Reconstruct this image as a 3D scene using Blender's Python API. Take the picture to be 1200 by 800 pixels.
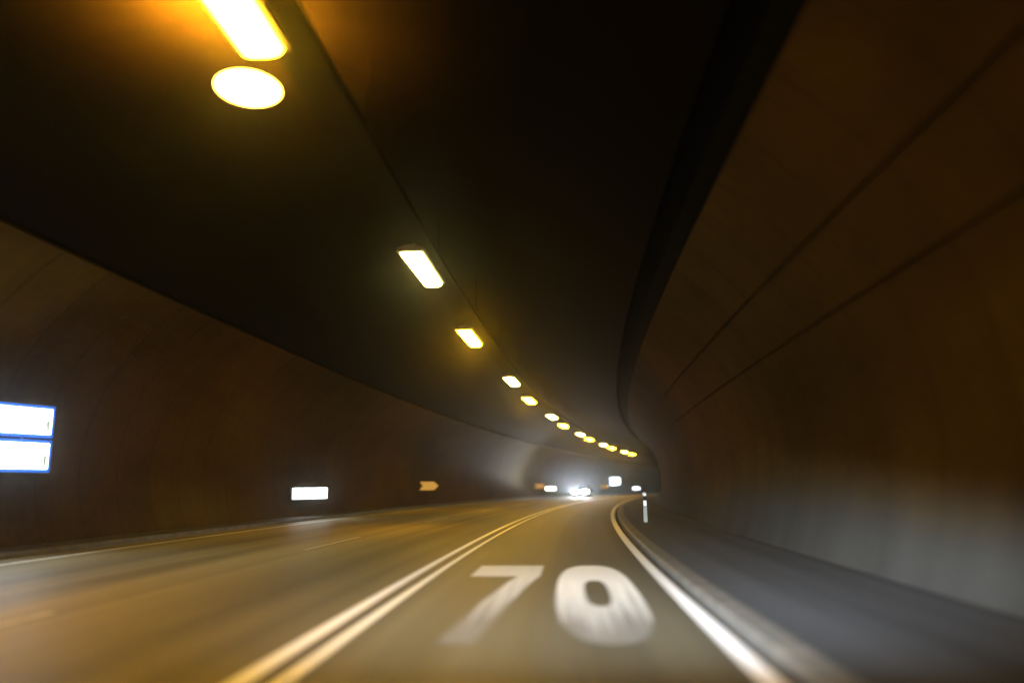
import bpy, bmesh, math, random
from mathutils import Vector, Matrix
random.seed(7)
for o in list(bpy.data.objects): bpy.data.objects.remove(o)
S = bpy.context.scene
COL = S.collection

# ---------------------------------------------------------------- camera
PITCH, ROLL, YAW, H_CAM = 0.18535, -0.0088, -0.0401, 1.30
FPX = 896.14
cam_d = bpy.data.cameras.new('camera')
cam_d.sensor_width = 36.0
cam_d.lens = FPX/1200*36
cam_d.clip_start = 0.05; cam_d.clip_end = 2000
cam_d.dof.use_dof = True
cam_d.dof.focus_distance = 22.0
cam_d.dof.aperture_fstop = 0.22
cam_d.dof.aperture_ratio = 0.7
cam = bpy.data.objects.new('camera', cam_d); COL.objects.link(cam)
cam.location = (0, 0, H_CAM)
fwd = Vector((math.sin(YAW)*math.cos(PITCH), math.cos(YAW)*math.cos(PITCH), math.sin(PITCH)))
right = Vector((math.cos(YAW), -math.sin(YAW), 0))
up = right.cross(fwd)
R3 = Matrix((right, up, -fwd)).transposed()
cam.rotation_euler = (R3 @ Matrix.Rotation(-ROLL*-1, 3, 'Z')).to_euler()
S.camera = cam

# ---------------------------------------------------------------- world (closed tunnel: no daylight reaches it)
W = bpy.data.worlds.new('World'); S.world = W; W.use_nodes = True
bg = W.node_tree.nodes['Background']
bg.inputs['Color'].default_value = (0.02, 0.02, 0.025, 1)
bg.inputs['Strength'].default_value = 0.0
S.view_settings.view_transform = 'Standard'
S.view_settings.look = 'None'
S.view_settings.exposure = 0.0
S.view_settings.gamma = 1.0
S.view_settings.use_curve_mapping = False
S.render.engine = 'CYCLES'
S.cycles.max_bounces = 6
S.cycles.volume_bounces = 0

L_YELLOW = 122.0
L_WHITE = 34.0
YEL = (1.0, 0.50, 0.016, 1)
WHT = (1.0, 0.80, 0.22, 1)
SIGN_E = 8.5
HAZE = 0.0017
HALO_W = dict(yellow=500.0, white=350.0)  # added lights that cast halos on the ceiling over the lamps
HALO_C = dict(yellow=(1.0, 0.42, 0.03), white=(1.0, 0.80, 0.45))
OWN_BEAM = 22000.0
CAR_BEAM = 12000.0
CAR_AZ = 0.34

# ---------------------------------------------------------------- road path (clothoid bending right)
K0, K1, G2 = 0.00259196, -5.717e-6, -0.2518e-4
S_MIN, S_MAX, DS = -30.0, 330.0, 0.25
PTS = {}
def kappa(s):
    if s < 175: return K0 + K1*s
    return min(0.007, K0 + K1*175 + (s-175)*0.0002)
def _build():
    th = x = y = 0.0; s = 0.0; PTS[0] = (0, 0, 0)
    i = 0
    while s < S_MAX + 5:
        th2 = th + kappa(s+DS/2)*DS
        m = (th+th2)/2
        x += math.sin(m)*DS; y += math.cos(m)*DS; th = th2; s += DS; i += 1
        PTS[i] = (th, x, y)
    th = x = y = 0.0; i = 0; s = 0.0
    while s > S_MIN - 5:
        th2 = th - kappa(s-DS/2)*DS
        m = (th+th2)/2
        x -= math.sin(m)*DS; y -= math.cos(m)*DS; th = th2; s -= DS; i -= 1
        PTS[i] = (th, x, y)
_build()
def frame(s):
    f = s/DS; i = math.floor(f); t = f-i
    a, b = PTS[i], PTS[i+1]
    return tuple(a[k]*(1-t)+b[k]*t for k in range(3))
def grade(s):
    return G2*s*s if s > 0 else 0.0
def P(s, n, h):
    th, x, y = frame(s)
    return Vector((x + n*math.cos(th), y - n*math.sin(th), grade(s) + h))
def heading(s):
    return frame(s)[0]

# ---------------------------------------------------------------- materials
def nt(name):
    m = bpy.data.materials.new(name); m.use_nodes = True
    t = m.node_tree; b = t.nodes['Principled BSDF']
    return m, t, b
def N(t, typ, **kw):
    n = t.nodes.new(typ)
    for k, v in kw.items(): setattr(n, k, v)
    return n
def ramp(t, stops):
    r = N(t, 'ShaderNodeValToRGB')
    e = r.color_ramp.elements
    while len(e) < len(stops): e.new(0.5)
    for el, (p, c) in zip(e, stops):
        el.position = p; el.color = c if len(c) == 4 else (*c, 1)
    return r
def g(v): return (v, v, v, 1)
def plain(name, col, rough=0.6, metal=0.0, noise=0.15, scale=6.0, spec=0.5):
    m, t, b = nt(name)
    tc = N(t, 'ShaderNodeTexCoord'); nz = N(t, 'ShaderNodeTexNoise')
    nz.inputs['Scale'].default_value = scale; nz.inputs['Detail'].default_value = 5
    t.links.new(tc.outputs['Object'], nz.inputs['Vector'])
    lo = tuple(c*(1-noise) for c in col); hi = tuple(min(1, c*(1+noise)) for c in col)
    r = ramp(t, [(0.3, lo), (0.7, hi)])
    t.links.new(nz.outputs['Fac'], r.inputs['Fac']); t.links.new(r.outputs['Color'], b.inputs['Base Color'])
    b.inputs['Roughness'].default_value = rough; b.inputs['Metallic'].default_value = metal
    b.inputs['Specular IOR Level'].default_value = spec
    return m
def emit(name, col, strength, base=(0.8, 0.8, 0.8)):
    m, t, b = nt(name)
    b.inputs['Base Color'].default_value = (*base, 1)
    b.inputs['Emission Color'].default_value = col
    b.inputs['Emission Strength'].default_value = strength
    return m
def uvnoise(t, su, sv, detail=4, rough=0.6):
    uv = N(t, 'ShaderNodeUVMap'); mp = N(t, 'ShaderNodeMapping')
    mp.inputs['Scale'].default_value = (su, sv, 1)
    nz = N(t, 'ShaderNodeTexNoise'); nz.inputs['Scale'].default_value = 1.0
    nz.inputs['Detail'].default_value = detail; nz.inputs['Roughness'].default_value = rough
    t.links.new(uv.outputs['UV'], mp.inputs['Vector']); t.links.new(mp.outputs['Vector'], nz.inputs['Vector'])
    return nz
def math_(t, op, a, b=None, clamp=False):
    n = N(t, 'ShaderNodeMath', operation=op); n.use_clamp = clamp
    for i, v in enumerate((a, b)):
        if v is None: continue
        if isinstance(v, (int, float)): n.inputs[i].default_value = v
        else: t.links.new(v, n.inputs[i])
    return n.outputs[0]
def mix(t, fac, a, b, mode='MIX'):
    n = N(t, 'ShaderNodeMix', data_type='RGBA', blend_type=mode)
    if isinstance(fac, (int, float)): n.inputs[0].default_value = fac
    else: t.links.new(fac, n.inputs[0])
    for i, v in ((6, a), (7, b)):
        if isinstance(v, tuple): n.inputs[i].default_value = v
        else: t.links.new(v, n.inputs[i])
    return n.outputs[2]

def asphalt_mat():
    # UV: u = metres across, v = metres along
    m, t, b = nt('worn_asphalt')
    streak = uvnoise(t, 1.6, 0.012, 4, 0.55)
    patch = uvnoise(t, 0.35, 0.03, 5, 0.6)
    tc = N(t, 'ShaderNodeTexCoord')
    grain = N(t, 'ShaderNodeTexNoise'); grain.inputs['Scale'].default_value = 55; grain.inputs['Detail'].default_value = 5
    t.links.new(tc.outputs['Object'], grain.inputs['Vector'])
    uv = N(t, 'ShaderNodeUVMap'); sp = N(t, 'ShaderNodeSeparateXYZ'); t.links.new(uv.outputs['UV'], sp.inputs['Vector'])
    wob = uvnoise(t, 0.0, 0.03, 2)
    u = math_(t, 'ADD', sp.outputs['X'], math_(t, 'MULTIPLY', math_(t, 'SUBTRACT', wob.outputs['Fac'], 0.5), 0.25))
    # polished wheel tracks (darker, smoother) and an oily strip mid lane
    tot = None
    for c, w, a in ((-1.05, 0.34, 0.30), (0.52, 0.34, 0.25), (-0.27, 0.22, 0.42), (-2.9, 0.35, 0.22), (-4.5, 0.35, 0.22), (-3.7, 0.25, 0.32),
                    (-6.6, 0.40, 0.28), (-8.4, 0.35, 0.34), (-7.4, 0.25, 0.12), (1.68, 0.16, 0.5), (-10.1, 0.25, 0.45)):
        d = math_(t, 'DIVIDE', math_(t, 'SUBTRACT', u, c), w)
        gss = math_(t, 'MULTIPLY', math_(t, 'POWER', 2.718, math_(t, 'MULTIPLY', math_(t, 'MULTIPLY', d, d), -1.0)), a)
        tot = gss if tot is None else math_(t, 'ADD', tot, gss)
    sr = ramp(t, [(0.3, (0.092, 0.080, 0.048)), (0.7, (0.220, 0.192, 0.108))]); t.links.new(streak.outputs['Fac'], sr.inputs['Fac'])
    pr = ramp(t, [(0.3, g(0.78)), (0.7, g(1.15))]); t.links.new(patch.outputs['Fac'], pr.inputs['Fac'])
    gr = ramp(t, [(0.35, g(0.72)), (0.65, g(1.25))]); t.links.new(grain.outputs['Fac'], gr.inputs['Fac'])
    c1 = mix(t, 1.0, sr.outputs['Color'], pr.outputs['Color'], 'MULTIPLY')
    c1 = mix(t, 1.0, c1, gr.outputs['Color'], 'MULTIPLY')
    c2 = mix(t, math_(t, 'MULTIPLY', tot, 1.0, True), c1, (0.035, 0.032, 0.028, 1))
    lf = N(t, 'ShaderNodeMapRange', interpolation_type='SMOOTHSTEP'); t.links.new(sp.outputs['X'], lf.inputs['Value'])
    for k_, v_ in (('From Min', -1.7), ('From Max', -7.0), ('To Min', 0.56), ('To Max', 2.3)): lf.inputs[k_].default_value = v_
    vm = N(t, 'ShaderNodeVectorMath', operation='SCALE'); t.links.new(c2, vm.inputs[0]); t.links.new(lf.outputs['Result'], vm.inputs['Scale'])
    c2 = vm.outputs[0]      # paler left carriageway, colour raised to stand in for missing lamp light
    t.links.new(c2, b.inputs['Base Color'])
    rr = math_(t, 'SUBTRACT', 0.58, math_(t, 'MULTIPLY', tot, 0.15))
    t.links.new(rr, b.inputs['Roughness'])
    bp = N(t, 'ShaderNodeBump'); bp.inputs['Strength'].default_value = 0.35; bp.inputs['Distance'].default_value = 0.01
    t.links.new(grain.outputs['Fac'], bp.inputs['Height']); t.links.new(bp.outputs['Normal'], b.inputs['Normal'])
    return m
def lining_mat(name, base, joint=1.5, foot_glow=False):
    # concrete lining: cast in rings, soot streaks running down, joints across
    m, t, b = nt(name)
    big = uvnoise(t, 0.35, 0.12, 5, 0.6)
    drip = uvnoise(t, 0.15, 0.8, 4, 0.6)
    fine = uvnoise(t, 5, 5, 5, 0.65)
    uv = N(t, 'ShaderNodeUVMap'); sp = N(t, 'ShaderNodeSeparateXYZ'); t.links.new(uv.outputs['UV'], sp.inputs['Vector'])
    fr = math_(t, 'FRACT', math_(t, 'DIVIDE', sp.outputs['Y'], joint))
    d = math_(t, 'ABSOLUTE', math_(t, 'SUBTRACT', fr, 0.5))
    j = math_(t, 'GREATER_THAN', d, 0.475)
    lo = tuple(c*0.6 for c in base); hi = tuple(c*1.35 for c in base)
    r = ramp(t, [(0.3, lo), (0.7, hi)]); t.links.new(big.outputs['Fac'], r.inputs['Fac'])
    r2 = ramp(t, [(0.3, g(0.82)), (0.65, g(1.1))]); t.links.new(drip.outputs['Fac'], r2.inputs['Fac'])
    r3 = ramp(t, [(0.3, g(0.85)), (0.7, g(1.12))]); t.links.new(fine.outputs['Fac'], r3.inputs['Fac'])
    c = mix(t, 1.0, r.outputs['Color'], r2.outputs['Color'], 'MULTIPLY')
    c = mix(t, 1.0, c, r3.outputs['Color'], 'MULTIPLY')
    c = mix(t, math_(t, 'MULTIPLY', j, 0.30), c, tuple(x*0.2 for x in base)+(1,))
    if foot_glow:      # headlamp glow painted grey on the foot of the wall, ragged upper edge
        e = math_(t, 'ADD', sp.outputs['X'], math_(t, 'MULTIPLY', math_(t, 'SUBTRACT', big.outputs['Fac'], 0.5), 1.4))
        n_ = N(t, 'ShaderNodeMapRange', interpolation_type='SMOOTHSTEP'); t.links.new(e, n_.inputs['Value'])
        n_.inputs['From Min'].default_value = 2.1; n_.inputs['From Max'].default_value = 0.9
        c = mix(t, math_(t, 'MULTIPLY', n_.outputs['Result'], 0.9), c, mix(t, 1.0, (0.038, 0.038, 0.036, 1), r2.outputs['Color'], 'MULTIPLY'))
    t.links.new(c, b.inputs['Base Color'])
    b.inputs['Roughness'].default_value = 0.85; b.inputs['Specular IOR Level'].default_value = 0.03
    h = math_(t, 'SUBTRACT', math_(t, 'MULTIPLY', fine.outputs['Fac'], 0.12), j)
    bp = N(t, 'ShaderNodeBump'); bp.inputs['Strength'].default_value = 0.5; bp.inputs['Distance'].default_value = 0.01
    t.links.new(h, bp.inputs['Height']); t.links.new(bp.outputs['Normal'], b.inputs['Normal'])
    return m
def paint_mat(name, col, wear=0.5, su=9, sv=0.35, grad=None):
    m, t, b = nt(name)
    nz = uvnoise(t, su, sv, 6, 0.6); nz2 = uvnoise(t, 25, 0.5 if grad else 6, 4, 0.6)
    s = math_(t, 'ADD', math_(t, 'MULTIPLY', nz.outputs['Fac'], 0.7), math_(t, 'MULTIPLY', nz2.outputs['Fac'], 0.3))
    if grad:      # worn away more towards the near end
        uv = N(t, 'ShaderNodeUVMap'); sp = N(t, 'ShaderNodeSeparateXYZ'); t.links.new(uv.outputs['UV'], sp.inputs['Vector'])
        gv = math_(t, 'DIVIDE', math_(t, 'SUBTRACT', sp.outputs['Y'], grad[0]), grad[1]-grad[0], True)
        s = math_(t, 'ADD', s, math_(t, 'MULTIPLY', math_(t, 'SUBTRACT', gv, 0.70), 0.60))
    r = ramp(t, [(wear-(0.22 if grad else 0.12), (0.13, 0.12, 0.105)), (wear+(0.16 if grad else 0.08), col)]); t.links.new(s, r.inputs['Fac'])
    t.links.new(r.outputs['Color'], b.inputs['Base Color']); b.inputs['Roughness'].default_value = 0.62
    return m

M = dict(
    asphalt=asphalt_mat(),
    wall=lining_mat('concrete_lining', (0.053, 0.033, 0.010), foot_glow=True),
    wall_plain=lining_mat('concrete_lining_plain_foot', (0.074, 0.048, 0.011)),
    ceil=lining_mat('dark_ceiling', (0.0024, 0.0016, 0.0010), 3.0),  # near-black tint of the lining, far darker than the walls
    band=plain('black_channel', (0.005, 0.005, 0.005), 0.95, spec=0.03),
    footway=None,
    kerb=plain('kerb_concrete', (0.105, 0.098, 0.085), 0.7, noise=0.3, scale=3),
    line=paint_mat('white_line_paint', (0.86, 0.87, 0.90), 0.28),
    oldline=paint_mat('old_line_paint', (0.88, 0.87, 0.80), 0.28),
    faint=paint_mat('faded_line_paint', (0.66, 0.63, 0.52), 0.41),
    digit=paint_mat('worn_digit_paint', (0.80, 0.80, 0.78), 0.42, 13, 0.10, (6.5, 11.5)),
    digit_faded=paint_mat('faded_digit_paint', (0.62, 0.61, 0.58), 0.47, 13, 0.10, (6.5, 11.5)),
    black=plain('black_metal', (0.006, 0.006, 0.006), 0.95, spec=0.03),
    steel=plain('grey_steel', (0.28, 0.28, 0.27), 0.4, 0.7),
    housing=plain('lamp_housing_paint', (0.18, 0.17, 0.15), 0.5),
    seam=plain('dark_seam', (0.022, 0.014, 0.005), 0.9, spec=0.05),
    cable=plain('cable_rubber', (0.010, 0.008, 0.006), 0.95, spec=0.03),
    yellow=emit('yellow_lamp_glass', YEL, L_YELLOW),
    white=emit('white_lamp_glass', WHT, L_WHITE),
    sign=emit('lit_sign_face', (0.86, 0.97, 1.0, 1), SIGN_E),
    mark=emit('pale_green_mark', (0.40, 0.75, 0.60, 1), 0.5),
    blue=emit('blue_sign_edge', (0.03, 0.17, 0.75, 1), 0.8, (0.02, 0.12, 0.6)),
    arrow=emit('amber_sheet_added_glow', (1.0, 0.47, 0.05, 1), 0.34, (0.8, 0.5, 0.12)),  # reflective boards give no light; faint glow added to brighten them
    postw=plain('pale_post_plastic', (0.10, 0.085, 0.04), 0.45),
    refl=plain('reflector', (0.9, 0.9, 0.9), 0.15),
    carpaint=plain('dark_car_paint', (0.03, 0.035, 0.045), 0.25, 0.4),
    glass=plain('dark_glass', (0.01, 0.012, 0.014), 0.08),
    tyre=plain('tyre_rubber', (0.02, 0.02, 0.02), 0.8),
    rim=plain('alloy_rim', (0.5, 0.5, 0.5), 0.3, 0.9),
    head=emit('headlight_glass', (0.80, 0.92, 1.0, 1), 800.0),
    plate=plain('plate_white', (0.7, 0.7, 0.68), 0.4),
)
def footway_mat():
    m, t, b = nt('dark_footway_asphalt')
    streak = uvnoise(t, 2.2, 0.05, 5, 0.6)
    tc = N(t, 'ShaderNodeTexCoord'); gr = N(t, 'ShaderNodeTexNoise'); gr.inputs['Scale'].default_value = 40; gr.inputs['Detail'].default_value = 6
    t.links.new(tc.outputs['Object'], gr.inputs['Vector'])
    r = ramp(t, [(0.3, (0.013, 0.0138, 0.017)), (0.7, (0.046, 0.048, 0.056))]); t.links.new(streak.outputs['Fac'], r.inputs['Fac'])
    r2 = ramp(t, [(0.35, g(0.6)), (0.65, g(1.3))]); t.links.new(gr.outputs['Fac'], r2.inputs['Fac'])
    t.links.new(mix(t, 1.0, r.outputs['Color'], r2.outputs['Color'], 'MULTIPLY'), b.inputs['Base Color'])
    b.inputs['Roughness'].default_value = 0.75
    bp = N(t, 'ShaderNodeBump'); bp.inputs['Strength'].default_value = 0.5; bp.inputs['Distance'].default_value = 0.02
    t.links.new(gr.outputs['Fac'], bp.inputs['Height']); t.links.new(bp.outputs['Normal'], b.inputs['Normal'])
    return m
M['footway'] = footway_mat()

# ---------------------------------------------------------------- helpers
def beam_pattern(ld, az0, saz, lo0, lo1, hi0, hi1):
    """headlamp beam: gaussian sideways, soft cut-offs below (lo0..lo1) and above (hi1..hi0); slopes in lamp space"""
    ld.use_nodes = True; t = ld.node_tree; em = t.nodes['Emission']
    tc = N(t, 'ShaderNodeTexCoord'); sp = N(t, 'ShaderNodeSeparateXYZ'); t.links.new(tc.outputs['Normal'], sp.inputs['Vector'])
    az_ = math_(t, 'ABSOLUTE', sp.outputs['Z']); x = math_(t, 'DIVIDE', sp.outputs['X'], az_); y = math_(t, 'DIVIDE', sp.outputs['Y'], az_)
    d = math_(t, 'DIVIDE', math_(t, 'SUBTRACT', x, az0), saz)
    gx = math_(t, 'POWER', 2.718, math_(t, 'MULTIPLY', math_(t, 'MULTIPLY', d, d), -1.0))
    def mr(v, a, b):
        n = N(t, 'ShaderNodeMapRange', interpolation_type='SMOOTHSTEP'); t.links.new(v, n.inputs['Value'])
        n.inputs['From Min'].default_value = a; n.inputs['From Max'].default_value = b; return n.outputs['Result']
    lo = mr(y, lo0, lo1)
    hi = math_(t, 'SUBTRACT', 1.0, mr(y, hi1, hi0))
    t.links.new(math_(t, 'MULTIPLY', math_(t, 'MULTIPLY', gx, lo), hi), em.inputs['Strength'])
def link(name, bm, mat, parent=None, smooth=False):
    me = bpy.data.meshes.new(name); bm.normal_update(); bm.to_mesh(me); bm.free()
    if mat: me.materials.append(mat)
    if smooth:
        for p in me.polygons: p.use_smooth = True
    o = bpy.data.objects.new(name, me); COL.objects.link(o)
    if parent: o.parent = parent
    return o
def thing(name, label, cat, loc=(0, 0, 0), rz=0.0, group=None):
    o = bpy.data.objects.new(name, None); COL.objects.link(o)
    o.empty_display_size = 0.2
    o.location = loc; o.rotation_euler = (0, 0, rz)
    o['label'] = label; o['category'] = cat
    if group: o['group'] = group
    return o
def struct(o, kind='structure'):
    o['kind'] = kind; return o
def dup(o, loc, rz, label, parent=None):
    c = o.copy(); COL.objects.link(c)
    if parent is None:
        c.location = loc; c.rotation_euler = (0, 0, rz); c['label'] = label
    else: c.parent = parent
    for ch in list(o.children): dup(ch, None, None, None, c)
    return c
def sweep(name, prof, s0, s1, mat, ds=1.0, closed=True, parent=None, smooth=False, uv_n=False, flip=False):
    """sweep a cross-section of (n, h) points along the road path"""
    bm = bmesh.new(); uvl = bm.loops.layers.uv.new('UVMap')
    k = max(1, round((s1-s0)/ds)); st = (s1-s0)/k
    rows = []
    for i in range(k+1):
        s = s0+i*st
        rows.append([bm.verts.new(P(s, n, h)) for n, h in prof])
    cum = [0]
    for a, b in zip(prof, list(prof[1:])+[prof[0]]): cum.append(cum[-1]+math.dist(a, b))
    m = len(prof); rng = m if closed else m-1
    for i in range(k):
        for j in range(rng):
            j2 = (j+1) % m
            f = bm.faces.new((rows[i][j], rows[i][j2], rows[i+1][j2], rows[i+1][j]))
            sa, sb = s0+i*st, s0+(i+1)*st
            ua, ub = (prof[j][0], prof[j2][0]) if uv_n else (cum[j], cum[j+1])
            for lp, uvv in zip(f.loops, ((ua, sa), (ub, sa), (ub, sb), (ua, sb))): lp[uvl].uv = uvv
    if closed:
        for r in (rows[0], rows[-1][::-1]):
            f = bm.faces.new(r[::-1])
    bmesh.ops.recalc_face_normals(bm, faces=bm.faces)
    if flip: bmesh.ops.reverse_faces(bm, faces=bm.faces)
    return link(name, bm, mat, parent, smooth)
def box(bm, cx, cy, cz, sx, sy, sz, bev=0.0):
    r = bmesh.ops.create_cube(bm, size=1.0)
    vs = r['verts']
    for v in vs: v.co = Vector((cx+v.co.x*sx, cy+v.co.y*sy, cz+v.co.z*sz))
    if bev:
        es = list({e for v in vs for e in v.link_edges})
        bmesh.ops.bevel(bm, geom=es, offset=bev, segments=2, affect='EDGES', profile=0.7)
def tube(bm, a, b, r, seg=10, r2=None):
    a, b = Vector(a), Vector(b); d = b-a
    m = Matrix.Translation((a+b)/2) @ d.to_track_quat('Z', 'Y').to_matrix().to_4x4()
    bmesh.ops.create_cone(bm, cap_ends=True, segments=seg, radius1=r, radius2=r if r2 is None else r2, depth=d.length, matrix=m)
def prism(bm, pts, y0, y1):
    """polygon in x-z, extruded along y"""
    a = [bm.verts.new((x, y0, z)) for x, z in pts]; b = [bm.verts.new((x, y1, z)) for x, z in pts]
    bm.faces.new(a); bm.faces.new(b[::-1])
    for i in range(len(pts)):
        j = (i+1) % len(pts); bm.faces.new((a[j], a[i], b[i], b[j]))
    bmesh.ops.recalc_face_normals(bm, faces=bm.faces)

S0, S1 = -28.0, 325.0
# ---------------------------------------------------------------- tunnel cross-section
CN, CH, HW, BH = -3.70, 1.80, 8.10, 5.65
def arch(x, off=0.0):
    """height of lining at x metres from the tunnel axis"""
    a, b = HW+off, BH+off
    return CH + b*math.sqrt(max(0, 1-(x/a)**2))
def arch_pts(t0, t1, k, off=0.0):
    out = []
    for i in range(k+1):
        t = math.radians(t0+(t1-t0)*i/k)
        out.append((CN+(HW+off)*math.cos(t), CH+(BH+off)*math.sin(t)))
    return out
def ang(x): return math.degrees(math.acos(x/HW))
def shell(t0, t1, k, th=0.18, off=0.0):
    return arch_pts(t0, t1, k, off) + arch_pts(t1, t0, k, off+th)
aB = -math.degrees(math.asin((CH+0.30)/BH))      # base goes 0.3 m below the road

# road (one sheet) with its markings
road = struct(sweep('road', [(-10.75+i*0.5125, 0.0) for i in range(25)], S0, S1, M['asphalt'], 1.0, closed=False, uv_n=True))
ground = bmesh.new()
vs = [ground.verts.new(v) for v in ((-260, -160, -6), (460, -160, -6), (460, 460, -6), (-260, 460, -6))]
ground.faces.new(vs)
struct(link('ground', ground, plain('rock_ground', (0.1, 0.09, 0.08), 0.9)))
def stripe(name, n0, n1, s0, s1, mat, h=0.004, label=None):
    o = sweep(name, [(n0, h), (n1, h)], s0, s1, mat, 0.5 if s1-s0 < 30 else 1.0, closed=False, parent=road, uv_n=True)
    if label: o['label'] = label
    return o
stripe('edge_line', 1.37, 1.53, S0, S1, M['line'], label='white edge line beside the right kerb')
stripe('centre_line', -2.20, -2.065, S0, S1, M['line'], label='left stripe of the double centre line')
stripe('centre_line', -1.885, -1.785, S0, S1, M['oldline'], label='duller right stripe of the double centre line')
stripe('edge_line', -9.92, -9.70, S0, S1, M['oldline'], label='thin edge line along the left kerb')
s = -19.8
while s < 170:
    stripe('lane_dash', -5.47, -5.36, s, s+4.1, M['faint'])
    s += 12.0
# digits 7 and 0, six metres long
def flat_poly(name, polys, label, h=0.005, mat='digit'):
    bm = bmesh.new(); uvl = bm.loops.layers.uv.new('UVMap')
    for q in polys:
        f = bm.faces.new([bm.verts.new(P(s_, n_, h)) for n_, s_ in q])
        if f.calc_area() and True:
            f.normal_update()
            if f.normal.z < 0: f.normal_flip()
        for lp in f.loops:
            pass
    bm.verts.ensure_lookup_table()
    co = {}
    k = 0
    for q, f in zip(polys, bm.faces):
        mp = {}
        for n_, s_ in q:
            p = P(s_, n_, h); mp[(round(p.x, 4), round(p.y, 4))] = (n_, s_)
        for lp in f.loops:
            lp[uvl].uv = mp.get((round(lp.vert.co.x, 4), round(lp.vert.co.y, 4)), (0, 0))
    o = link(name, bm, M[mat], road); o['label'] = label
    return o
sb, st = 6.7, 13.0
seven = [[(-1.27, st-1.5), (-0.25, st-1.5), (-0.25, st), (-1.27, st)]]
K = 10
for i in range(K):        # slanting stem that curves down to the left
    def edge(t):
        c = -0.42 - 0.42*(t**0.8); return c
    t0, t1 = i/K, (i+1)/K
    sa, sc = st-1.505-(st-1.505-sb)*t0, st-1.505-(st-1.505-sb)*t1
    w = 0.16
    seven.append([(edge(t1)-w, sc), (edge(t1)+w, sc), (edge(t0)+w, sa), (edge(t0)-w, sa)])
flat_poly('road_digit', seven, 'worn white painted digit 7, more faded', mat='digit_faded')
zero = []
K = 40
def sup(t, a, b):
    c, s_ = math.cos(t), math.sin(t)
    return (a*math.copysign(abs(c)**0.72, c), b*math.copysign(abs(s_)**0.72, s_))
cn, cs = 0.50, (sb+st)/2
for i in range(K):
    t0, t1 = 2*math.pi*i/K, 2*math.pi*(i+1)/K
    o0, o1 = sup(t0, 0.50, (st-sb)/2), sup(t1, 0.50, (st-sb)/2)
    i0, i1 = sup(t0, 0.15, 1.15), sup(t1, 0.15, 1.15)
    zero.append([(cn+o0[0], cs+o0[1]), (cn+o1[0], cs+o1[1]), (cn+i1[0], cs+i1[1]), (cn+i0[0], cs+i0[1])])
flat_poly('road_digit', zero, 'worn white painted digit 0')

# kerbs and footways
struct(sweep('kerb', [(1.68, -0.2), (1.68, 0.035), (1.72, 0.06), (1.94, 0.065), (1.94, -0.2)], S0, S1, M['kerb'], 1.0))
struct(sweep('footway', [(1.943, -0.2), (1.943, 0.06), (2.4, 0.075), (3.3, 0.11), (4.02, 0.14), (4.02, -0.2)], S0, S1, M['footway'], 1.0, uv_n=True))
struct(sweep('kerb', [(-10.55, -0.2), (-10.55, 0.08), (-10.59, 0.12), (-11.40, 0.14), (-11.40, -0.2)], S0, S1, M['kerb'], 1.0))

# tunnel lining
tun = thing('tunnel', 'dark arched concrete road tunnel bending right around the whole carriageway', 'tunnel')
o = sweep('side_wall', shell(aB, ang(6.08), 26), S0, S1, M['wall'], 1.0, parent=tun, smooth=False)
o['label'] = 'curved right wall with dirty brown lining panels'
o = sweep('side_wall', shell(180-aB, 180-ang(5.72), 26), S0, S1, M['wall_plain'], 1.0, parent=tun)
o['label'] = 'curved left wall with dirty brown lining panels'
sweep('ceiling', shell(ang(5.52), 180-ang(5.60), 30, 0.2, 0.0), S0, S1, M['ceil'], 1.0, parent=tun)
o = sweep('ceiling_channel', shell(ang(6.12), ang(5.48), 4, 0.1, 0.23), S0, S1, M['band'], 1.0, parent=tun)
o['label'] = 'recessed black channel between right wall and ceiling'
o = sweep('ceiling_channel', shell(180-ang(5.80), 180-ang(5.50), 3, 0.1, 0.23), S0, S1, M['band'], 1.0, parent=tun)
o['label'] = 'narrow black gap between left wall and ceiling'

def ring(n, h, r, k=8):
    return [(n+r*math.cos(2*math.pi*i/k), h+r*math.sin(2*math.pi*i/k)) for i in range(k)]
def seam(x, side, r, label):  # draws the dark seams of the wall as thin tubes
    n = CN+side*x; h = arch(x, -r-0.02)
    o = sweep('seam', ring(n, h, r), S0, S1, M['seam'], 1.0, smooth=True)
    o['label'] = label; o['category'] = 'seam'
    return o
seam(7.10, 1, 0.012, 'thin black conduit running high along the right wall')
seam(7.62, 1, 0.010, 'lower thin black conduit along the right wall, below the high one')

# cable tray above the lamps
ct = thing('cable_tray', 'black cable tray running along the ceiling above the row of lamps', 'cable tray')
TH = 6.32
sweep('tray', [(-3.17, TH), (-3.17, TH+0.09), (-3.15, TH+0.09), (-3.15, TH+0.015), (-2.62, TH+0.015), (-2.62, TH+0.09), (-2.60, TH+0.09), (-2.60, TH)], S0, S1, M['black'], 1.0, parent=ct)
for dn, r in ((-3.08, 0.035), (-2.97, 0.04), (-2.80, 0.045), (-2.70, 0.03)):
    sweep('cable', ring(dn, TH+0.016+r, r, 6), S0, S1, M['cable'], 1.0, parent=ct, smooth=True)
s = -8.0; hang = None
while s < 185:
    for n in (-3.19, -2.58):
        bm = bmesh.new(); tube(bm, (0, 0, 0), (0, 0, arch(n-CN)-TH+0.05), 0.012, 6)
        if hang is None:
            hang = link('hanger_rod', bm, M['cable'], ct); h_ = hang
        else:
            bm.free(); h_ = hang.copy(); COL.objects.link(h_); h_.parent = ct
        h_.location = P(s, n, TH)
    s += 6.0 if s < 100 else 12.0

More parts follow.
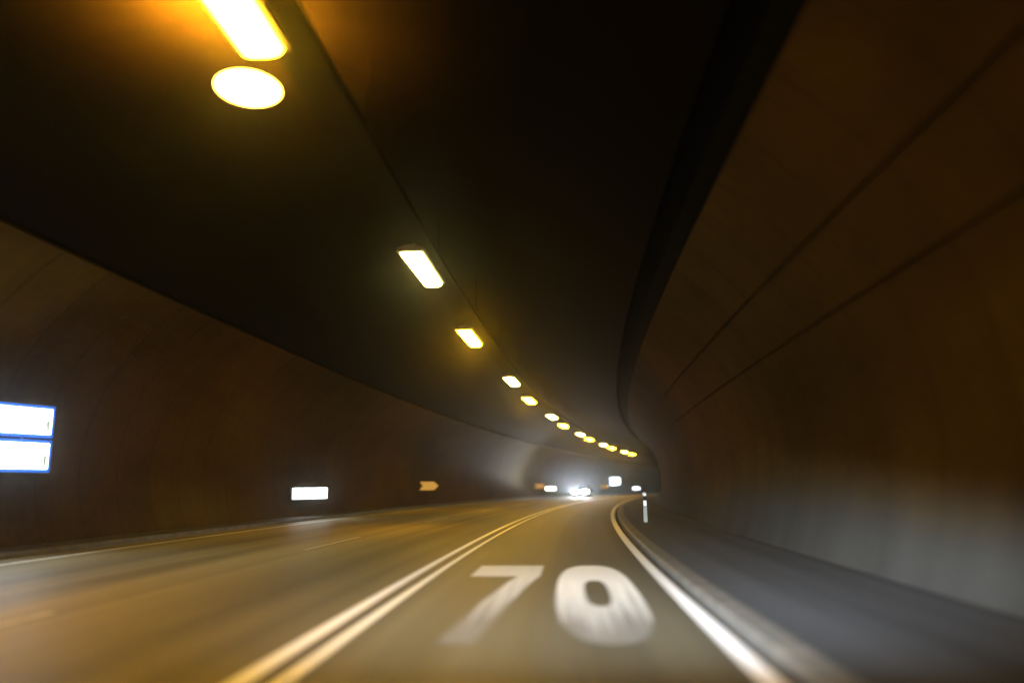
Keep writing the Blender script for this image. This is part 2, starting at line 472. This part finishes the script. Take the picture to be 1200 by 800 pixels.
# ---------------------------------------------------------------- tunnel lamps
def make_lamp(kind, label, grp):
    t = thing('tunnel_lamp', label, 'lamp', group=grp)
    L, Wd = 2.5, 0.44
    bm = bmesh.new()      # housing: shallow trough, wider than the glass
    prism(bm, [(-Wd/2-0.06, 0.02), (Wd/2+0.06, 0.02), (Wd/2+0.05, 0.10), (Wd/4, 0.17), (-Wd/4, 0.17), (-Wd/2-0.05, 0.10)], -L/2-0.06, L/2+0.06)
    link('housing', bm, M['housing'], t)
    bm = bmesh.new()
    prism(bm, [(-Wd/2, 0.018), (-Wd/2+0.03, -0.05), (-Wd/4, -0.075), (Wd/4, -0.075), (Wd/2-0.03, -0.05), (Wd/2, 0.018)], -L/2, L/2)
    link('glass', bm, M[kind], t)
    for y in (-L/2+0.3, L/2-0.3):
        bm = bmesh.new(); tube(bm, (0, y, 0.16), (0, y, 0.30), 0.015, 6); link('bracket', bm, M['steel'], t)
    ld = bpy.data.lights.new('added_halo_light', 'SPOT'); ld.energy = HALO_W[kind]; ld.color = HALO_C[kind]  # added light, no part of the fixture, for a halo above it
    ld.spot_size = math.radians(165); ld.spot_blend = 1.0; ld.shadow_soft_size = 0.12
    lo = bpy.data.objects.new('added_halo_light', ld); COL.objects.link(lo); lo.parent = t
    lo.location = (0, 0.4, 0.30); lo.rotation_euler = (math.pi, 0, 0)
    return t
LH = 6.02
lamp_specs = []
for i in range(-2, 13):
    lamp_specs.append((16.195+18.576*i, -2.965, 'white', i))
    lamp_specs.append((24.202+18.576*i, -3.10, 'yellow', i))
lamp_specs = sorted(q for q in lamp_specs if -15 < q[0] < 120)
ordw = ['nearest', 'second', 'third', 'fourth', 'fifth', 'sixth', 'seventh', 'eighth', 'ninth', 'tenth', 'eleventh', 'twelfth']
proto = {}
cnt = {'white': 0, 'yellow': 0}
cn_ = {'white': 'cool white', 'yellow': 'amber yellow'}
for s, n, kind, i in lamp_specs:
    if 4 < s < 8: s += 0.65
    if s < 4:
        lab = 'overhead %s tunnel lamp behind the camera' % kind
    elif kind == 'yellow' and cnt[kind] == 0:
        lab = 'very large glowing amber lamp cut by the top edge of the picture'; cnt[kind] += 1
    else:
        w = ordw[min(cnt[kind], 11)]
        lab = '%s %s rectangular lamp of the overhead row, counted from the camera' % (w, 'warm white' if kind == 'white' else 'amber')
        cnt[kind] += 1
    loc = P(s, n, LH); rz = -heading(s)
    if kind not in proto:
        proto[kind] = make_lamp(kind, lab, 'rectangular lamps in the overhead row'); o = proto[kind]
        o.location = loc; o.rotation_euler = (0, 0, rz)
    else:
        o = dup(proto[kind], loc, rz, lab)

# oval flood lamp beside the nearest amber lamp
fl = thing('flood_lamp', 'glowing oval amber flood lamp hanging below the end of the largest lamp', 'lamp', P(8.65, -3.74, 6.23), -heading(8.6))
bm = bmesh.new(); bmesh.ops.create_uvsphere(bm, u_segments=32, v_segments=16, radius=0.40)
for v in bm.verts: v.co.z = v.co.z*0.34
link('lamp_glass', bm, emit('flood_glass', (1.0, 0.60, 0.075, 1), 24.0), fl, smooth=True)
bm = bmesh.new(); tube(bm, (0, 0, 0.125), (0, 0, 0.20), 0.16, 32, 0.12); link('lamp_hood', bm, M['housing'], fl)
bm = bmesh.new(); tube(bm, (0, 0, 0.19), (0, 0, 0.95), 0.015, 8); link('bracket', bm, M['cable'], fl)
ld = bpy.data.lights.new('added_ceiling_glow', 'SPOT'); ld.energy = 26000; ld.color = (1.0, 0.36, 0.01)  # added upward light, only there to cast an orange halo on the ceiling
ld.spot_size = math.radians(170); ld.spot_blend = 1.0; ld.shadow_soft_size = 0.15
lo = bpy.data.objects.new('added_ceiling_glow', ld); COL.objects.link(lo); lo.parent = fl
lo.location = (-0.45, 0, 0.32); lo.rotation_euler = (math.pi, 0, 0)

# ---------------------------------------------------------------- wall signs
ANG = math.radians(20)
def place_wall(s, n): return P(s, n, 0), -heading(s)
def make_strip(label, loc, rz):
    # local x = along the board (far end +x), faces local -y... board is turned 20 deg off the wall towards traffic
    t = thing('marker_light', label, 'marker light', loc, rz, 'low lit marker boxes on the left wall')
    L, Hh, z = 2.05, 0.43, 1.06
    bm = bmesh.new(); box(bm, 0, 0.055, z, L+0.08, 0.10, Hh+0.08, 0.012); link('case', bm, M['steel'], t)
    bm = bmesh.new(); box(bm, 0, -0.012, z, L, 0.03, Hh, 0.008); link('lit_face', bm, M['sign'], t)
    for x in (-0.7, 0.7):
        bm = bmesh.new(); box(bm, x, 0.35, z, 0.05, 0.5, 0.05); link('bracket', bm, M['steel'], t)
    return t
def rot_board(s): return math.pi/2 - heading(s) - ANG
def bpos(s, n): return P(s, n, 0)
strip = make_strip('low glowing white box on the left wall, widest of the three marker boxes', bpos(31.2, -11.0), rot_board(31.2))
dup(strip, bpos(98.0, -11.0), rot_board(98), 'small glowing white box beside the second arrow, left of the car headlights')
dup(strip, bpos(160.5, -11.0), rot_board(160), 'tiny glowing white box farthest away, just left of the right wall edge')

def make_panel(label, loc, rz):
    t = thing('lit_sign', label, 'lit sign', loc, rz, 'double lit blue edged signs')
    L = 2.8
    for zc in (1.97, 2.675):
        bm = bmesh.new(); box(bm, 0, 0.06, zc, L+0.15, 0.12, 0.66, 0.015); fr = link('frame', bm, M['blue'], t)
        bm = bmesh.new(); box(bm, 0, -0.012, zc, L, 0.03, 0.52, 0.008); link('lit_face', bm, M['sign'], fr)
        bm = bmesh.new()
        prism(bm, [(L/2-0.10, zc-0.22), (L/2-0.04, zc-0.20), (L/2-0.03, zc+0.18), (L/2-0.07, zc+0.2), (L/2-0.06, zc+0.05), (L/2-0.13, zc-0.02)], -0.034, -0.029)
        link('face_mark', bm, M['mark'], fr)
    for x in (-0.9, 0.9):
        bm = bmesh.new(); box(bm, x, 0.15, 2.32, 0.07, 0.05, 1.2); box(bm, x, 0.32, 2.38, 0.05, 0.3, 0.05); link('bracket', bm, M['steel'], t)
    return t
sgn = make_panel('large glowing double panel with blue edges, cut by the left edge of the picture', bpos(13.9, -11.05), rot_board(13.75))
dup(sgn, bpos(141, -10.6), rot_board(141), 'distant glowing white double panel between the car and the right wall')

def make_arrow(label, loc, rz):
    t = thing('arrow_sign', label, 'arrow sign', loc, rz, 'amber arrow boards on the left wall')
    w, h, z = 1.26, 0.56, 1.36
    bm = bmesh.new()
    prism(bm, [(-w/2, z+h/2), (w/2-0.28, z+h/2), (w/2, z), (w/2-0.28, z-h/2), (-w/2, z-h/2), (-w/2+0.20, z)], -0.02, 0.02)
    link('arrow_board', bm, M['arrow'], t)
    bm = bmesh.new(); tube(bm, (-0.15, 0.04, 0.1), (-0.15, 0.04, z+0.2), 0.025, 8); link('pole', bm, M['black'], t)
    return t
ar = make_arrow('amber arrow board pointing right, nearest of the three on the left wall', bpos(50.6, -11.0), -heading(50.6)*0.5)
dup(ar, bpos(92.2, -11.05), -heading(92)*0.5, 'smaller amber arrow board just left of the second white marker box')
dup(ar, bpos(134.5, -11.0), -heading(134)*0.5, 'faint tiny arrow board left of the distant double panel')

# delineator post on the right footway
dp = thing('marker_post', 'slim pale marker post with two reflectors on the dark right footway', 'post', P(25.8, 2.42, 0.10), -heading(25.8))
bm = bmesh.new()
prism(bm, [(-0.06, 0), (0.06, 0), (0.055, 0.90), (0.0, 0.98), (-0.055, 0.93)], -0.035, 0.035); link('shaft', bm, M['postw'], dp)
bm = bmesh.new(); box(bm, 0, -0.04, 0.60, 0.085, 0.012, 0.16, 0.004); link('reflector', bm, M['refl'], dp)
bm = bmesh.new(); box(bm, 0, -0.04, 0.88, 0.07, 0.012, 0.07, 0.004); link('reflector', bm, M['refl'], dp)
bm = bmesh.new(); box(bm, 0, -0.0, 0.75, 0.122, 0.074, 0.12, 0.002); link('band', bm, M['black'], dp)

# ---------------------------------------------------------------- oncoming car (faces local -y)
def make_car(s, n):
    t = thing('car', 'oncoming dark car with dazzling white headlights in the opposite lane', 'car', P(s, n, 0.006), -heading(s))
    w = 0.88
    # body: stations along y (front -2.15 .. rear 2.15): (y, half width, bottom, shoulder height)
    bm = bmesh.new()
    st_ = [(-2.15, 0.70, 0.30, 0.62), (-2.05, 0.80, 0.22, 0.70), (-1.7, 0.87, 0.2, 0.80), (-1.0, 0.89, 0.2, 0.92), (-0.6, 0.9, 0.2, 0.96), (0.6, 0.9, 0.2, 0.98), (1.5, 0.89, 0.2, 1.0), (1.95, 0.84, 0.22, 0.99), (2.12, 0.76, 0.32, 0.92)]
    rows = []
    for y, hw, zb, zt in st_:
        sec = [(-hw*0.92, zb), (-hw, zb+0.12), (-hw, zt-0.22), (-hw*0.96, zt-0.07), (-hw*0.80, zt), (0, zt+0.02), (hw*0.80, zt), (hw*0.96, zt-0.07), (hw, zt-0.22), (hw, zb+0.12), (hw*0.92, zb)]
        rows.append([bm.verts.new((x, y, z)) for x, z in sec])
    for a, b in zip(rows, rows[1:]):
        for i in range(len(a)):
            j = (i+1) % len(a); bm.faces.new((a[i], a[j], b[j], b[i]))
    bm.faces.new(rows[0]); bm.faces.new(rows[-1][::-1])
    bmesh.ops.recalc_face_normals(bm, faces=bm.faces)
    link('body', bm, M['carpaint'], t, True)
    def cab(sts, name, mat):
        bm = bmesh.new(); rows = []
        for y, hb, ht, zb, zt in sts: rows.append([bm.verts.new(v) for v in ((-hb, y, zb), (-ht, y, zt), (ht, y, zt), (hb, y, zb))])
        for a, b in zip(rows, rows[1:]):
            for i in range(4):
                j = (i+1) % 4; bm.faces.new((a[i], a[j], b[j], b[i]))
        bm.faces.new(rows[0]); bm.faces.new(rows[-1][::-1]); bmesh.ops.recalc_face_normals(bm, faces=bm.faces)
        return link(name, bm, mat, t)
    cab([(-0.95, 0.76, 0.74, 0.90, 0.95), (-0.15, 0.78, 0.60, 0.95, 1.40), (0.9, 0.78, 0.60, 0.97, 1.42), (1.75, 0.74, 0.70, 0.97, 1.02)], 'windows', M['glass'])
    cab([(-0.2, 0.62, 0.58, 1.36, 1.43), (0.3, 0.63, 0.57, 1.37, 1.47), (0.95, 0.62, 0.57, 1.37, 1.45)], 'roof', M['carpaint'])
    for sx in (-1, 1):
        bm = bmesh.new(); box(bm, sx*0.60, -2.10, 0.67, 0.54, 0.14, 0.31, 0.04); hl = link('headlight', bm, M['black'], t)
        bm = bmesh.new(); box(bm, sx*0.60, -2.176, 0.67, 0.50, 0.008, 0.27); link('lit_lens', bm, M['head'], hl)
        bm = bmesh.new(); box(bm, sx*0.98, -0.62, 1.02, 0.18, 0.10, 0.13, 0.03); link('wing_mirror', bm, M['carpaint'], t)
        for y in (-1.35, 1.3):
            bm = bmesh.new(); tube(bm, (sx*0.70, y, 0.32), (sx*0.915, y, 0.32), 0.32, 24); ty = link('wheel', bm, M['tyre'], t, False)
            bm = bmesh.new(); tube(bm, (sx*0.90, y, 0.32), (sx*0.925, y, 0.32), 0.20, 16); link('rim', bm, M['rim'], ty)
    bm = bmesh.new()
    for k in range(4): box(bm, 0, -2.16, 0.50+k*0.045, 0.62, 0.03, 0.02)
    link('grille', bm, M['black'], t)
    bm = bmesh.new(); box(bm, 0, -2.17, 0.42, 0.5, 0.015, 0.11); link('number_plate', bm, M['plate'], t)
    for sx in (-1, 1):
        ld = bpy.data.lights.new('headlight_beam', 'SPOT'); ld.energy = CAR_BEAM; ld.color = (0.80, 0.90, 1.0)
        ld.spot_size = math.radians(130); ld.spot_blend = 0.6; ld.shadow_soft_size = 0.08
        beam_pattern(ld, CAR_AZ, 0.34, 0.01, 0.12, 0.75, 0.10)
        lo = bpy.data.objects.new('headlight_beam', ld); COL.objects.link(lo); lo.parent = t
        lo.location = (sx*0.60, -2.22, 0.66)
        d = Vector((0, -1, 0)); lo.rotation_euler = d.to_track_quat('-Z', 'Y').to_euler()
    return t
make_car(95.5, -6.35)

# headlamps of the car the photograph was taken from (real lamps just ahead of and below the camera)
for sx, aim, e in ((-0.65, 0.0, 0.8), (0.62, 0.0, 1.2)):
    ld = bpy.data.lights.new('own_headlamp_beam', 'SPOT'); ld.energy = OWN_BEAM*e; ld.color = (0.74, 0.87, 1.0)
    ld.spot_size = math.radians(130); ld.spot_blend = 0.6; ld.shadow_soft_size = 0.05
    beam_pattern(ld, 0.12, 0.48, -0.19, -0.06, 0.12, -0.05)
    lo = bpy.data.objects.new('own_headlamp_beam', ld); COL.objects.link(lo)
    lo.location = (sx-0.1, 1.7, 0.66)
    d = Vector((aim, 1, 0)); lo.rotation_euler = d.to_track_quat('-Z', 'Y').to_euler()

# ---------------------------------------------------------------- hazy tunnel air
bm = bmesh.new()
box(bm, 100, 150, 2.5, 740, 640, 21)
hz = link('haze', bm, None)
hm = bpy.data.materials.new('haze'); hm.use_nodes = True; t = hm.node_tree
for nn in list(t.nodes): t.nodes.remove(nn)
out = N(t, 'ShaderNodeOutputMaterial'); pv = N(t, 'ShaderNodeVolumePrincipled')
pv.inputs['Color'].default_value = (0.9, 0.9, 0.9, 1); pv.inputs['Density'].default_value = HAZE; pv.inputs['Anisotropy'].default_value = 0.93
t.links.new(pv.outputs['Volume'], out.inputs['Volume'])
hz.data.materials.append(hm); struct(hz, 'stuff')
